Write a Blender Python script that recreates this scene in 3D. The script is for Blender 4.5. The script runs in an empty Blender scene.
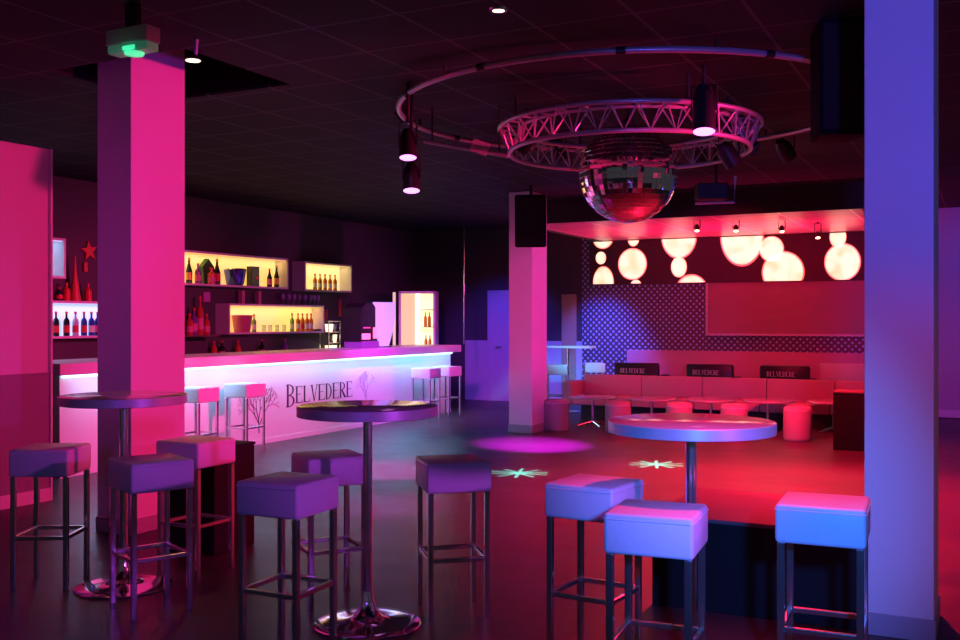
import bpy, bmesh, math, random
from math import sin, cos, pi, radians, atan2, sqrt
from mathutils import Vector, Matrix
random.seed(7)
S = bpy.context.scene
C = S.collection

# ------------------------------------------------------------------ camera
# room axes: x across the room, y into the depth (along the bar), z up; the camera stands at x=0, y=0
YAW = radians(27.0); CT, ST = cos(YAW), sin(YAW); CAMZ = 1.53
cam = bpy.data.objects.new('camera', bpy.data.cameras.new('camera'))
C.objects.link(cam); S.camera = cam
cam.location = (0, 0, CAMZ); cam.rotation_euler = (pi/2, 0, YAW)
cam.data.sensor_width = 36; cam.data.lens = 37.5; cam.data.clip_start = .05
S.view_settings.view_transform = 'Standard'; S.view_settings.look = 'None'
S.view_settings.gamma = 1; S.view_settings.use_curve_mapping = False
S.view_settings.exposure = 0.0

# ------------------------------------------------------------------ world and lights
w = bpy.data.worlds.new('ambient_fill'); S.world = w; w.use_nodes = True
bg = w.node_tree.nodes['Background']; bg.inputs[0].default_value = (.80, .78, 1, 1); bg.inputs[1].default_value = .035  # dim grey fill added from all round to lift the dark areas

def aim(o, target):
    d = Vector(target) - Vector(o.location)
    o.rotation_euler = d.to_track_quat('-Z', 'Y').to_euler()

def spot(name, loc, target, color, power, angle=90, blend=.5, size=.06):
    l = bpy.data.lights.new(name, 'SPOT'); l.color = color; l.energy = power
    l.spot_size = radians(angle); l.spot_blend = blend; l.shadow_soft_size = size
    o = bpy.data.objects.new(name, l); C.objects.link(o); o.location = loc; aim(o, target)
    return o

def area(name, loc, target, color, power, sx, sy, spread=180, rot=None):
    l = bpy.data.lights.new(name, 'AREA'); l.color = color; l.energy = power
    l.shape = 'RECTANGLE'; l.size = sx; l.size_y = sy; l.spread = radians(spread)
    o = bpy.data.objects.new(name, l); C.objects.link(o); o.location = loc
    if rot: o.rotation_euler = rot
    else: aim(o, target)
    return o

PINK = (1, .045, .26); MAG = (1, .03, .75); RED = (1, .012, .055); BLUE = (.06, .10, 1)
spot('pink_side_light', (1.2, 7.4, 2.25), (-6.2, 5.9, 1.75), (1, 0.012, 0.17), 1500, 52, .8, .1)
spot('pink_partition_light', (-2.6, 3.0, 2.3), (-7.1, 4.4, 2.0), (0.8, 0.01, 0.6), 105, 58, .9, .1)
spot('magenta_top_light', (-1.0, 4.4, 2.3), (-5.6, 5.3, 2.9), (0.4, 0.03, 1), 109.2, 34, .9, .1)
spot('magenta_bar_light', (-3.2, 9.2, 2.6), (-8, 9.2, .75), (1, 0.04, 0.36), 1137, 66, .9, .12)
spot('violet_bar_light', (-6.3, 10.4, 2.6), (-8, 13.3, .6), (0.8, 0.06, 1), 561.6, 62, .9, .12)
spot('pillar_red_light', (-4.6, 8.6, 2.2), (-5.65, 12.3, 1.6), (1, 0.02, 0.2), 165, 34, .8, .1)
spot('pillar_pink_light', (-1.5, 11.4, 2.2), (-5.4, 12.6, 1.7), (1, 0.03, 0.55), 494, 40, .8, .1)
spot('red_floor_light', (-1.7, 9.8, 2.9), (-1.7, 8.9, 0), (1, 0.008, 0.05), 3600, 104, .75, .1)
spot('red_stool_light', (-.8, 4.7, 3.1), (-.95, 4.15, .5), (1, 0.01, 0.08), 320.6, 50, .9, .1)
spot('red_mid_light', (-2.3, 11.6, 2.8), (-2.3, 11.7, 0), (1, .008, .05), 1430, 112, .8, .1)
spot('red_bench_light', (-3.0, 11.2, 2.7), (-3.4, 15.6, .5), (1, 0.008, 0.06), 285, 75, .8, .1)
spot('blue_front_light', (.3, .8, 1.7), (-.85, 4.1, .85), (0.03, 0.17, 1), 804.1, 31, .9, .08)
spot('blue_pillar_light', (.6, 1.0, 2.4), (-.2, 5.2, 2.75), (0.11, 0.09, 1), 438.6, 46, .9, .08)
spot('blue_left_light', (-.6, -.4, 1.7), (-3.4, 4.2, .9), (0.12, 0.05, 1), 85, 42, .9, .08)
spot('violet_stool_light', (1.5, 2.9, 1.6), (-3.0, 4.2, .8), (0.6, 0.06, 1), 270, 32, .9, .08)
spot('violet_pillar_light', (1.3, 2.2, 1.6), (-.3, 5.3, .9), (1, 0.04, 0.4), 69.12, 34, .9, .08)
spot('blue_wall_light', (-6.0, 15.7, 2.85), (-6.3, 17.1, .3), (0.06, 0.1, 1), 700, 62, 1, .05)
spot('cyan_stool_light', (-4.9, 13.5, 2.3), (-6.3, 15.7, .75), (0.03, 0.5, 1), 480, 30, .9, .05)
spot('blue_door_light', (-7.0, 14.6, 2.6), (-8.2, 17.1, 1.0), (0.05, 0.04, 1), 345, 55, .8, .05)
spot('blue_corner_light', (.6, 13.6, 2.6), (.2, 17.1, 1.6), (0.05, 0.05, 1), 160, 80, .8, .05)
spot('magenta_pool_light', (-3.6, 9.9, 2.8), (-4.95, 11.2, 0), (0.88, 0.01, 1), 8050, 27, .9, .03)
spot('violet_pool_light', (-4.5, 7.2, 2.8), (-5.4, 8.7, 0), (1, 0.03, 0.6), 2880, 26, .9, .03)
spot('rose_pool_light', (-4.1, 5.8, 2.8), (-4.4, 7.0, 0), (1, 0.03, 0.75), 840, 24, .9, .03)
spot('amber_table_light', (-5.0, 6.2, 3.1), (-4.5, 4.6, 1.1), (1, 0.42, 0.12), 40, 30, .9, .05)
area('bar_cyan_strip_light', (-7.86, 10.75, 1.0), (-7.98, 10.75, 0), (0.12, 0.6, 1), 43.75, .05, 7.7, 170, rot=(0, radians(-12), 0))
area('bench_red_uplight', (-3.7, 15.45, 1.0), (-3.7, 15.2, 3), (1, 0.008, 0.13), 121.5, 3.8, .15, 120, rot=(pi, 0, 0))
spot('blue_floor_light', (-6.4, 11.0, 3.0), (-6.6, 10.8, 0), (0.06, 0.45, 1), 96, 80, .9, .08)

def gobo(name, loc, target, color, power, rad, dist):
    """snowflake projector: the pattern is in the lamp, as in a real gobo projector"""
    o = spot(name, loc, target, color, power, 2*math.degrees(math.atan(rad*1.3/dist)), .05, .004)
    l = o.data; l.use_nodes = True; nt = l.node_tree; N = nt.nodes; L = nt.links
    em = next(n for n in N if n.type == 'EMISSION')
    tc = N.new('ShaderNodeTexCoord'); sp = N.new('ShaderNodeSeparateXYZ'); L.new(tc.outputs['Normal'], sp.inputs[0])
    def m(op, a, b=None):
        n = N.new('ShaderNodeMath'); n.operation = op
        for i, v in enumerate((a, b)):
            if v is None: continue
            if isinstance(v, (int, float)): n.inputs[i].default_value = v
            else: L.new(v, n.inputs[i])
        return n.outputs[0]
    u = m('DIVIDE', sp.outputs[0], sp.outputs[2]); v = m('DIVIDE', sp.outputs[1], sp.outputs[2])
    r = m('MULTIPLY', m('SQRT', m('ADD', m('MULTIPLY', u, u), m('MULTIPLY', v, v))), dist)
    th = m('ARCTAN2', v, u)
    arm = m('MULTIPLY', m('ABSOLUTE', m('SINE', m('MULTIPLY', th, 5.0))), m('MULTIPLY', r, .2))
    a = m('LESS_THAN', arm, .0155)
    long_ = m('ADD', m('MULTIPLY', m('COSINE', m('MULTIPLY', th, 10.0)), .02), rad-.02)
    b = m('LESS_THAN', r, long_)
    L.new(m('MULTIPLY', m('MULTIPLY', a, b), 1.0), em.inputs['Strength'])
    return o
# ------------------------------------------------------------------ placing helpers
def at(px, py, D):
    X = (px-480)/1000*D; Z = CAMZ + (320-py)/1000*D
    return Vector((CT*X - ST*D, ST*X + CT*D, Z))
def at_z(px, py, z):
    return at(px, py, (z-CAMZ)*1000/(320-py))
def at_x(px, py, rx):
    k = CT*(px-480)/1000 - ST
    return at(px, py, rx/k)
def at_y(px, py, ry):
    k = ST*(px-480)/1000 + CT
    return at(px, py, ry/k)

gobo('snowflake_projector_light', tuple(at(519, 473, 10.0).xy)+(3.05,), tuple(at(519, 473, 10.0).xy)+(0,), (.10, 1, .75), 8000, .30, 3.05)
gobo('snowflake_projector_light', tuple(at(656.5, 464.5, 10.6).xy)+(3.05,), tuple(at(656.5, 464.5, 10.6).xy)+(0,), (.10, 1, .70), 11000, .29, 3.05)

# ------------------------------------------------------------------ materials
def mat(name, col, rough=.5, metal=0, emit=None, es=0, noise=0, nscale=20, bump=0, coat=0, alpha=None, trans=0, spec=.5, ior=1.45):
    m = bpy.data.materials.new(name); m.use_nodes = True; nt = m.node_tree; N = nt.nodes; L = nt.links
    b = N['Principled BSDF']; b.inputs['Base Color'].default_value = (*col, 1)
    b.inputs['Roughness'].default_value = rough; b.inputs['Metallic'].default_value = metal
    b.inputs['Specular IOR Level'].default_value = spec; b.inputs['IOR'].default_value = ior
    b.inputs['Coat Weight'].default_value = coat
    b.inputs['Transmission Weight'].default_value = trans
    if emit: b.inputs['Emission Color'].default_value = (*emit, 1); b.inputs['Emission Strength'].default_value = es
    tc = N.new('ShaderNodeTexCoord'); nz = N.new('ShaderNodeTexNoise'); nz.inputs['Scale'].default_value = nscale
    nz.inputs['Detail'].default_value = 4; L.new(tc.outputs['Object'], nz.inputs['Vector'])
    if noise:
        mx = N.new('ShaderNodeMix'); mx.data_type = 'RGBA'
        mx.inputs[6].default_value = (*[c*(1-noise) for c in col], 1); mx.inputs[7].default_value = (*[min(1, c*(1+noise)) for c in col], 1)
        L.new(nz.outputs['Fac'], mx.inputs[0]); L.new(mx.outputs[2], b.inputs['Base Color'])
    mr = N.new('ShaderNodeMapRange'); mr.inputs['To Min'].default_value = max(.0, rough*.85); mr.inputs['To Max'].default_value = min(1, rough*1.15)
    L.new(nz.outputs['Fac'], mr.inputs['Value']); L.new(mr.outputs[0], b.inputs['Roughness'])
    if bump:
        bp = N.new('ShaderNodeBump'); bp.inputs['Strength'].default_value = bump; bp.inputs['Distance'].default_value = .004
        L.new(nz.outputs['Fac'], bp.inputs['Height']); L.new(bp.outputs[0], b.inputs['Normal'])
    return m

M = dict(
    paint=mat('white_paint', (.78, .76, .76), .55, noise=.03, nscale=3, bump=.15),
    plinth=mat('grey_plinth', (.42, .40, .45), .5),
    wallpink=mat('partition_paint', (.72, .68, .68), .6, noise=.04, nscale=2),
    dado=mat('partition_dado', (.30, .27, .30), .45, noise=.05, nscale=3),
    dark=mat('dark_wall', (.07, .068, .07), .7, noise=.1, nscale=4),
    bluewall=mat('pale_wall', (.5, .5, .55), .6, noise=.05, nscale=3),
    tan=mat('tan_door', (.45, .33, .22), .5, noise=.1, nscale=6),
    leather=mat('white_leather', (.76, .75, .76), .42, noise=.03, nscale=30, bump=.25),
    poufcloth=mat('pouf_cloth', (.40, .34, .36), .5, noise=.04, nscale=20),
    redleather=mat('bench_leather', (.62, .30, .35), .45, noise=.05, nscale=20, bump=.2),
    blackleather=mat('black_leather', (.02, .018, .02), .35, bump=.2, nscale=40),
    chrome=mat('chrome', (.80, .80, .82), .12, 1),
    steel=mat('brushed_steel', (.55, .53, .52), .24, 1),
    truss=mat('truss_metal', (.55, .53, .56), .35, .45), legmetal=mat('satin_chrome', (.80, .80, .84), .17, .97),
    edge=mat('aluminium_edge', (.62, .62, .66), .38, .35),
    tabletop=mat('satin_table_top', (.86, .80, .80), .14, .55, noise=.1, nscale=4),
    cabinetblack=mat('black_cabinet', (.008, .008, .009), .8, spec=.08), black=mat('black_plastic', (.018, .018, .02), .45),
    blackwood=mat('black_box_paint', (.014, .014, .015), .5, spec=.15),
    glossred=mat('podium_top', (.16, .10, .10), .6, spec=.12, noise=.25, nscale=5),
    white=mat('white_laminate', (.80, .80, .82), .35),
    panel=mat('bar_panel', (.76, .74, .80), .38, noise=.02, nscale=2),
    ink=mat('dark_print', (.035, .02, .06), .6),
    inkfaint=mat('pale_print', (.36, .32, .50), .6),
    whiteprint=mat('white_print', (.85, .85, .85), .5),
    shelfpaint=mat('shelf_paint', (.70, .66, .68), .4),
    maroon=mat('screen_cloth', (.40, .22, .24), .7, noise=.06, nscale=3),
    frame=mat('screen_frame', (.70, .62, .68), .4),
    moonback=mat('moon_panel_dark', (.035, .02, .022), .5),
    glass=mat('clear_glass', (.85, .9, .92), .05, trans=.85),
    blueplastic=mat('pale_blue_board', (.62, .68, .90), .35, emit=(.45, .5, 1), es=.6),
    star=mat('red_star', (.55, .12, .06), .4),
    wood=mat('cabinet_wood', (.16, .08, .07), .4, noise=.3, nscale=8),
)
def emat(name, col, s, edge=None, es=None):
    return mat(name, (.8, .8, .8), .5, emit=col, es=s)
M['strip_cyan'] = emat('cyan_strip', (.35, .85, 1), 3.2)
M['lit_yellow'] = emat('lit_yellow', (1, .60, .11), .85)
M['lit_amber'] = emat('lit_amber', (1, .70, .20), .85)
M['lit_blue'] = emat('lit_blue', (.28, .58, 1), .85)
M['lens'] = emat('violet_lens', (.85, .25, 1), 3)
M['warmlens'] = emat('warm_lens', (1, .55, .3), 7)
M['greenlens'] = emat('green_lens', (.05, 1, .45), .9)
M['fridge'] = emat('fridge_light', (1, .82, .30), 1.1)
M['orange'] = emat('orange_display', (1, .16, .03), 1.3)

def rough_floor():
    m = bpy.data.materials.new('dark_floor'); m.use_nodes = True; nt = m.node_tree; N = nt.nodes; L = nt.links
    b = N['Principled BSDF']
    tc = N.new('ShaderNodeTexCoord'); br = N.new('ShaderNodeTexBrick'); br.inputs['Scale'].default_value = 1
    br.inputs['Brick Width'].default_value = 1.3; br.inputs['Row Height'].default_value = .19; br.inputs['Mortar Size'].default_value = .004
    br.inputs['Color1'].default_value = (.065, .058, .060, 1); br.inputs['Color2'].default_value = (.050, .045, .046, 1); br.inputs['Mortar'].default_value = (.03, .028, .03, 1)
    L.new(tc.outputs['Object'], br.inputs['Vector'])
    nz = N.new('ShaderNodeTexNoise'); nz.inputs['Scale'].default_value = 3; nz.inputs['Detail'].default_value = 6; L.new(tc.outputs['Object'], nz.inputs['Vector'])
    mx = N.new('ShaderNodeMix'); mx.data_type = 'RGBA'; mx.blend_type = 'MULTIPLY'; mx.inputs[0].default_value = .35
    L.new(br.outputs['Color'], mx.inputs[6]); L.new(nz.outputs['Fac'], mx.inputs[7]); L.new(mx.outputs[2], b.inputs['Base Color'])
    mr = N.new('ShaderNodeMapRange'); mr.inputs['To Min'].default_value = .30; mr.inputs['To Max'].default_value = .48
    L.new(nz.outputs['Fac'], mr.inputs['Value']); L.new(mr.outputs[0], b.inputs['Roughness'])
    return m
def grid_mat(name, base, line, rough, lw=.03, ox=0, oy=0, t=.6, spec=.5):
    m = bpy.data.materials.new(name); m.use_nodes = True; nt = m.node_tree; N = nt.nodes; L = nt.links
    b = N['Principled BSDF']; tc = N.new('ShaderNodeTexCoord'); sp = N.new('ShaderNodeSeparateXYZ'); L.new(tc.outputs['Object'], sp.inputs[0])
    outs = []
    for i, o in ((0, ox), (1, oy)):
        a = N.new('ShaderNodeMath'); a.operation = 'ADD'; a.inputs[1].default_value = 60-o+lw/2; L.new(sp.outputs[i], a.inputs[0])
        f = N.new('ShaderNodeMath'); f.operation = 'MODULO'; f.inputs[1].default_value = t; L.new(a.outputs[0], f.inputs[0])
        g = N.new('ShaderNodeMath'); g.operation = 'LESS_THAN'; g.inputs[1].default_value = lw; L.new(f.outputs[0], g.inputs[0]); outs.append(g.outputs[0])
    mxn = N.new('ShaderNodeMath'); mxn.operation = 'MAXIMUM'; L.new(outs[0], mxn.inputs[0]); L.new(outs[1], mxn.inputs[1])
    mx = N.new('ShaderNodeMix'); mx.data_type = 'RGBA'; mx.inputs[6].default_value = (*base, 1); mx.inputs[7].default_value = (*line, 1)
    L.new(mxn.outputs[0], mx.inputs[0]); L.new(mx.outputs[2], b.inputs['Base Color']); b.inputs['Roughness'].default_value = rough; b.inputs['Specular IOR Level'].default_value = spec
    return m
def dots_mat():
    m = bpy.data.materials.new('dotted_wall'); m.use_nodes = True; nt = m.node_tree; N = nt.nodes; L = nt.links
    b = N['Principled BSDF']; tc = N.new('ShaderNodeTexCoord'); sp = N.new('ShaderNodeSeparateXYZ'); L.new(tc.outputs['Object'], sp.inputs[0])
    def mt(op, a, c=None):
        n = N.new('ShaderNodeMath'); n.operation = op
        for i, v in enumerate((a, c)):
            if v is None: continue
            if isinstance(v, (int, float)): n.inputs[i].default_value = v
            else: L.new(v, n.inputs[i])
        return n.outputs[0]
    k = 2*pi/.108
    prod = mt('MULTIPLY', mt('SINE', mt('MULTIPLY', sp.outputs[0], k)), mt('SINE', mt('MULTIPLY', sp.outputs[2], k)))
    dot = mt('GREATER_THAN', prod, .42)
    mx = N.new('ShaderNodeMix'); mx.data_type = 'RGBA'; mx.inputs[6].default_value = (.10, .06, .09, 1); mx.inputs[7].default_value = (.42, .62, .95, 1)
    L.new(dot, mx.inputs[0]); L.new(mx.outputs[2], b.inputs['Base Color']); b.inputs['Roughness'].default_value = .4
    return m
M['floor'] = rough_floor()
M['ceil'] = grid_mat('ceiling_tiles', (.024, .028, .030), (.09, .10, .12), .7, .022, .0, 4.85, spec=.12)
M['ceil2'] = grid_mat('glossy_ceiling_tiles', (.50, .20, .26), (.9, .6, .65), .35, .035, -.1, .2, .9)  # red glow over the seating is put into the pinkish base colour
M['dots'] = dots_mat()

# ------------------------------------------------------------------ mesh helpers
def link(name, me, m, parent=None):
    o = bpy.data.objects.new(name, me); C.objects.link(o)
    if m: me.materials.append(m)
    if parent: o.parent = parent
    return o
def obj(name, bm, m, parent=None, smooth=False):
    me = bpy.data.meshes.new(name); bmesh.ops.recalc_face_normals(bm, faces=bm.faces)
    bm.to_mesh(me); bm.free()
    if smooth:
        for p in me.polygons: p.use_smooth = True
        try: me.set_sharp_from_angle(angle=radians(40))
        except Exception: pass
    return link(name, me, m, parent)
def box(bm, c, s, rz=0, bev=0, seg=2):
    n = bmesh.new(); bmesh.ops.create_cube(n, size=1)
    bmesh.ops.scale(n, vec=s, verts=n.verts)
    if bev: bmesh.ops.bevel(n, geom=n.edges[:], offset=bev, segments=seg, affect='EDGES', profile=.5)
    bmesh.ops.rotate(n, cent=(0, 0, 0), matrix=Matrix.Rotation(rz, 3, 'Z'), verts=n.verts)
    bmesh.ops.translate(n, vec=c, verts=n.verts)
    merge(bm, n); return bm
def box2(bm, a, b, bev=0):
    a = Vector(a); b = Vector(b)
    return box(bm, (a+b)/2, [abs(v) for v in (b-a)], 0, bev)
def merge(bm, n):
    mp = [bm.verts.new(v.co) for v in n.verts]; n.verts.index_update()
    for f in n.faces:
        try: bm.faces.new([mp[v.index] for v in f.verts])
        except ValueError: pass
    n.free()
def lathe(bm, prof, c=(0, 0, 0), seg=24, M4=None):
    rings = []
    for r, z in prof:
        if r < 1e-5: rings.append([bm.verts.new((0, 0, z))])
        else: rings.append([bm.verts.new((r*cos(2*pi*i/seg), r*sin(2*pi*i/seg), z)) for i in range(seg)])
    for a, b in zip(rings, rings[1:]):
        for i in range(seg):
            j = (i+1) % seg
            vs = [a[i % len(a)], a[j % len(a)], b[j % len(b)], b[i % len(b)]]
            u = []
            for v in vs:
                if v not in u: u.append(v)
            if len(u) > 2: bm.faces.new(u)
    vs = [v for r in rings for v in r]
    T = Matrix.Translation(c) @ (M4 or Matrix())
    bmesh.ops.transform(bm, matrix=T, verts=vs)
    return bm
def tube(bm, pts, r, seg=8, closed=False):
    pts = [Vector(p) for p in pts]; n = len(pts); rings = []
    for i, p in enumerate(pts):
        if closed: d = pts[(i+1) % n]-pts[i-1]
        else: d = pts[min(i+1, n-1)]-pts[max(i-1, 0)]
        d.normalize(); up = Vector((0, 0, 1)) if abs(d.z) < .95 else Vector((1, 0, 0))
        a = d.cross(up).normalized(); b = d.cross(a)
        rr = r[i] if isinstance(r, (list, tuple)) else r
        rings.append([bm.verts.new(p+a*rr*cos(2*pi*k/seg)+b*rr*sin(2*pi*k/seg)) for k in range(seg)])
    for i in range(n if closed else n-1):
        A = rings[i]; B = rings[(i+1) % n]
        for k in range(seg): bm.faces.new([A[k], A[(k+1) % seg], B[(k+1) % seg], B[k]])
    if not closed: bm.faces.new(rings[0]); bm.faces.new(rings[-1])
    return bm
def nb(): return bmesh.new()
def structure(o): o['kind'] = 'structure'; return o
def tag(o, label, cat, group=None):
    o['label'] = label; o['category'] = cat
    if group: o['group'] = group
    return o
def thing(name, label, cat, loc=(0, 0, 0), rz=0, group=None):
    o = bpy.data.objects.new(name, None); C.objects.link(o); o.empty_display_size = .1
    o.location = loc; o.rotation_euler = (0, 0, rz)
    return tag(o, label, cat, group)
def dup(root, loc, rz=0, label=None, group=None, scale=None):
    r = root.copy(); C.objects.link(r); r.location = loc; r.rotation_euler = (0, 0, rz)
    if scale: r.scale = scale
    if label: r['label'] = label
    if group: r['group'] = group
    for ch in list(root.children):
        c = ch.copy(); C.objects.link(c); c.parent = r
        for g in list(ch.children):
            d = g.copy(); C.objects.link(d); d.parent = c
    return r
def struct(name, m, a, b, bev=0, parent=None):
    o = obj(name, box2(nb(), a, b, bev), m, parent)
    if not parent: structure(o)
    return o
def prism(bm, pts2, y0, y1, plane='xz'):
    """extrude a 2-D outline"""
    def P(p, t): return (p[0], t, p[1]) if plane == 'xz' else (t, p[0], p[1])
    A = [bm.verts.new(P(p, y0)) for p in pts2]; B = [bm.verts.new(P(p, y1)) for p in pts2]; n = len(pts2)
    bm.faces.new(A); bm.faces.new(B)
    for i in range(n): bm.faces.new([A[i], A[(i+1) % n], B[(i+1) % n], B[i]])
    return bm

# ------------------------------------------------------------------ the room
BW = 17.1; CH = 3.27; LW = -10.06
struct('floor', M['floor'], (LW-.2, -3, -.1), (2.6, BW+.2, 0))
struct('wall_left', M['dark'], (LW-.15, 2, 0), (LW, BW+.15, 4.1))
struct('wall_back', M['dark'], (LW, BW, 0), (-6.62, BW+.15, 4.1))
struct('wall_back', M['dots'], (-6.62, BW, 0), (-1.35, BW+.15, 4.1))
struct('wall_back', M['bluewall'], (-1.35, BW, 0), (2.6, BW+.15, 4.1))
# ceiling with the open tile row round the left pillar
cb = nb()
for a, b in (((LW, -1.2), (-5.85, 13.4)), ((-5.85, -1.2), (-4.6, 4.85)), ((-5.85, 5.95), (-4.6, 13.4)), ((-4.6, -1.2), (2.6, 13.4)),
             ((LW, 13.4), (-6.2, BW)), ((-1.45, 13.4), (2.6, BW))):
    box2(cb, (a[0], a[1], CH), (b[0], b[1], CH+.02))
structure(obj('ceiling', cb, M['ceil']))
rc = nb()   # recess round the head of the left pillar
box2(rc, (-5.87, 4.83, 3.75), (-4.58, 5.97, 3.77))
for a, b in (((-5.87, 4.83), (-5.85, 5.97)), ((-4.6, 4.83), (-4.58, 5.97)), ((-5.85, 4.83), (-4.6, 4.85)), ((-5.85, 5.95), (-4.6, 5.97))): box2(rc, (a[0], a[1], CH+.02), (b[0], b[1], 3.75))
structure(obj('ceiling', rc, M['cabinetblack']))
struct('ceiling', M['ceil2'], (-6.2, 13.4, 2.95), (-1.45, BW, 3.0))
struct('trim_1', M['black'], (-6.2, 13.36, 2.93), (-1.45, 13.4, CH))
struct('trim_2', M['black'], (-1.45, 13.36, 2.93), (-1.41, BW, CH))
struct('trim_3', M['black'], (-6.24, 13.36, 2.93), (-6.2, BW, CH))
# partition wall on the left
PE = at_x(50, 300, -7.1).y
pw = struct('wall_partition', M['wallpink'], (-7.28, -1, 1.085), (-7.12, PE, 2.98))
struct('wall_partition', M['dado'], (-7.29, -1, 0), (-7.11, PE, 1.085))
struct('baseboard_left', M['paint'], (-7.11, -1, 0), (-7.095, PE, .11))
struct('trim_5', M['paint'], (-7.28, PE, 0), (-7.09, PE+.02, 2.98))

# pillars
def pillar(name, cx, cy, a, b, z1, label):
    # near corner at (cx, cy); extends a towards -x and b towards +y
    t = thing(name, label, 'pillar', (cx-a/2, cy+b/2, 0)); t['kind'] = 'structure'
    obj('shaft', box(nb(), (0, 0, z1/2), (a, b, z1), 0, .006), M['paint'], t)
    obj('plinth', box(nb(), (0, 0, .054), (a+.016, b+.016, .108), 0, .003), M['plinth'], t)
    return t
pillar('pillar', -5.43, 5.2, .335, .535, 3.75, 'white square pillar on the left glowing pink, behind the left tall table')
pillar('pillar', -5.5, 12.34, .345, .51, CH, 'white square pillar in the middle with a black loudspeaker near its top')
pillar('pillar', -.235, 5.2, .31, .5, CH, 'white square pillar at the right edge lit lavender blue')

# back wall details
struct('wall_back_dado', M['bluewall'], (at_y(466, 350, BW).x, BW-.04, 0), (-6.62, BW, 1.14))
d = struct('door_1', M['bluewall'], (-8.44, BW-.07, 0), (-7.57, BW-.015, 2.02), .004)
obj('door_handle', tube(nb(), [(-8.32, BW-.07, 1.02), (-8.32, BW-.12, 1.02), (-8.2, BW-.12, 1.02)], .01), M['chrome'], d)
db = nb(); box2(db, (-8.51, BW-.085, 0), (-8.44, BW, 2.09)); box2(db, (-7.57, BW-.085, 0), (-7.50, BW, 2.09)); box2(db, (-8.44, BW-.085, 2.02), (-7.57, BW, 2.09))
obj('door_frame', db, M['bluewall'], d)
d2 = struct('door_2', M['tan'], (-7.0, BW-.07, 0), (-6.72, BW-.01, 2.0), .004)
obj('door_handle', tube(nb(), [(-6.78, BW-.07, 1.02), (-6.78, BW-.11, 1.02), (-6.86, BW-.11, 1.02)], .01), M['chrome'], d2)
struct('baseboard_back', M['dark'], (-6.62, BW-.02, 0), (2.6, BW, .1))
struct('trim_6', M['white'], (-1.1, BW-.03, .02), (2.6, BW, .14))

# screen with pale frame on the dotted wall
t = thing('projection_screen', 'flat maroon screen with thin pale frame on the back wall under the glowing moon panel', 'screen', (-3.0, BW-.04, 1.3))
p0 = at_y(708, 333, BW-.05)
obj('screen_cloth', box2(nb(), (p0.x+3.0, -.01, 0), (1.7, .03, .87)), M['maroon'], t)
fb = nb(); box2(fb, (p0.x+3.0-.035, -.03, -.035), (p0.x+3.0, .03, .87)); box2(fb, (p0.x+3.0-.035, -.03, -.035), (1.7, .03, 0))
obj('screen_frame', fb, M['frame'], t)

# glowing moon panel
def moonmat():
    m = bpy.data.materials.new('moon_glow'); m.use_nodes = True; nt = m.node_tree; N = nt.nodes; L = nt.links
    b = N['Principled BSDF']; b.inputs['Base Color'].default_value = (.8, .7, .6, 1)
    tc = N.new('ShaderNodeTexCoord'); nz = N.new('ShaderNodeTexNoise'); nz.inputs['Scale'].default_value = 5; nz.inputs['Detail'].default_value = 5
    L.new(tc.outputs['Object'], nz.inputs['Vector'])
    cr = N.new('ShaderNodeValToRGB'); cr.color_ramp.elements[0].position = .3; cr.color_ramp.elements[0].color = (1, .60, .25, 1)
    cr.color_ramp.elements[1].position = .55; cr.color_ramp.elements[1].color = (1, .88, .62, 1)
    L.new(nz.outputs['Fac'], cr.inputs[0]); L.new(cr.outputs[0], b.inputs['Emission Color']); b.inputs['Emission Strength'].default_value = 1.15
    return m
M['moon'] = moonmat()
M['moonrim'] = emat('moon_rim', (1, .10, .03), .9)
mz0, mz1 = 2.165, 2.945; my = BW-.12
mp = thing('moon_light_panel', 'long dark light panel with glowing cream moon discs high on the back wall', 'light panel', (-3.7, my, mz0))
x0 = at_y(590, 280, my).x; x1 = -1.46
obj('panel', box2(nb(), (x0+3.7, 0, 0), (x1+3.7, .11, mz1-mz0)), M['moonback'], mp)
def circ(cx, cz, rx, rz, n=44): return [(cx+rx*cos(2*pi*i/n), cz+rz*sin(2*pi*i/n)) for i in range(n)]
def clipz(poly, lo, hi):
    for lim, sgn in ((lo, 1), (hi, -1)):
        out = []
        for i in range(len(poly)):
            a = poly[i]; b = poly[(i+1) % len(poly)]; ia = (a[1]-lim)*sgn >= 0; ib = (b[1]-lim)*sgn >= 0
            if ia: out.append(a)
            if ia != ib:
                k = (lim-a[1])/(b[1]-a[1]); out.append((a[0]+k*(b[0]-a[0]), lim))
        poly = out
    return poly
# centre pixel, radii in pixels
moons = [(603, 236, 11, 13), (601, 258, 5.2, 6.4), (603.5, 283, 10.5, 17), (633.5, 238, 6, 8.5), (632.5, 264, 14.5, 16), (636, 287, 6, 7.5),
         (679, 236, 18, 23), (679, 267, 8, 10.5), (691.5, 296, 18, 22), (742, 236, 22, 30.5), (771.5, 249, 12.5, 13), (783, 272, 21.5, 21), (838, 237, 8.5, 11), (842.5, 262, 18.5, 19)]
for (px, py, rx, ry) in moons:
    p = at_y(px, py, my); D = (p.y*CT - p.x*ST) if False else (p.x*-ST + p.y*CT)
    # half width on the wall: difference of wall positions
    hx = (at_y(px+rx, py, my).x-at_y(px-rx, py, my).x)/2; hz = ry/1000*D
    lo, hi = (mz0+.012, mz1-.012)
    for nm, k, dy, mm in (('moon_rim', 1.0, -.008, 'moonrim'), ('moon_disc', .93, -.014, 'moon')):
        poly = clipz(circ(p.x, p.z, hx*k, hz*k), lo, hi)
        poly = [(a+3.7, b-mz0) for a, b in poly]
        if len(poly) > 3: obj(nm, prism(nb(), poly, dy, 0), M[mm], mp)

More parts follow.
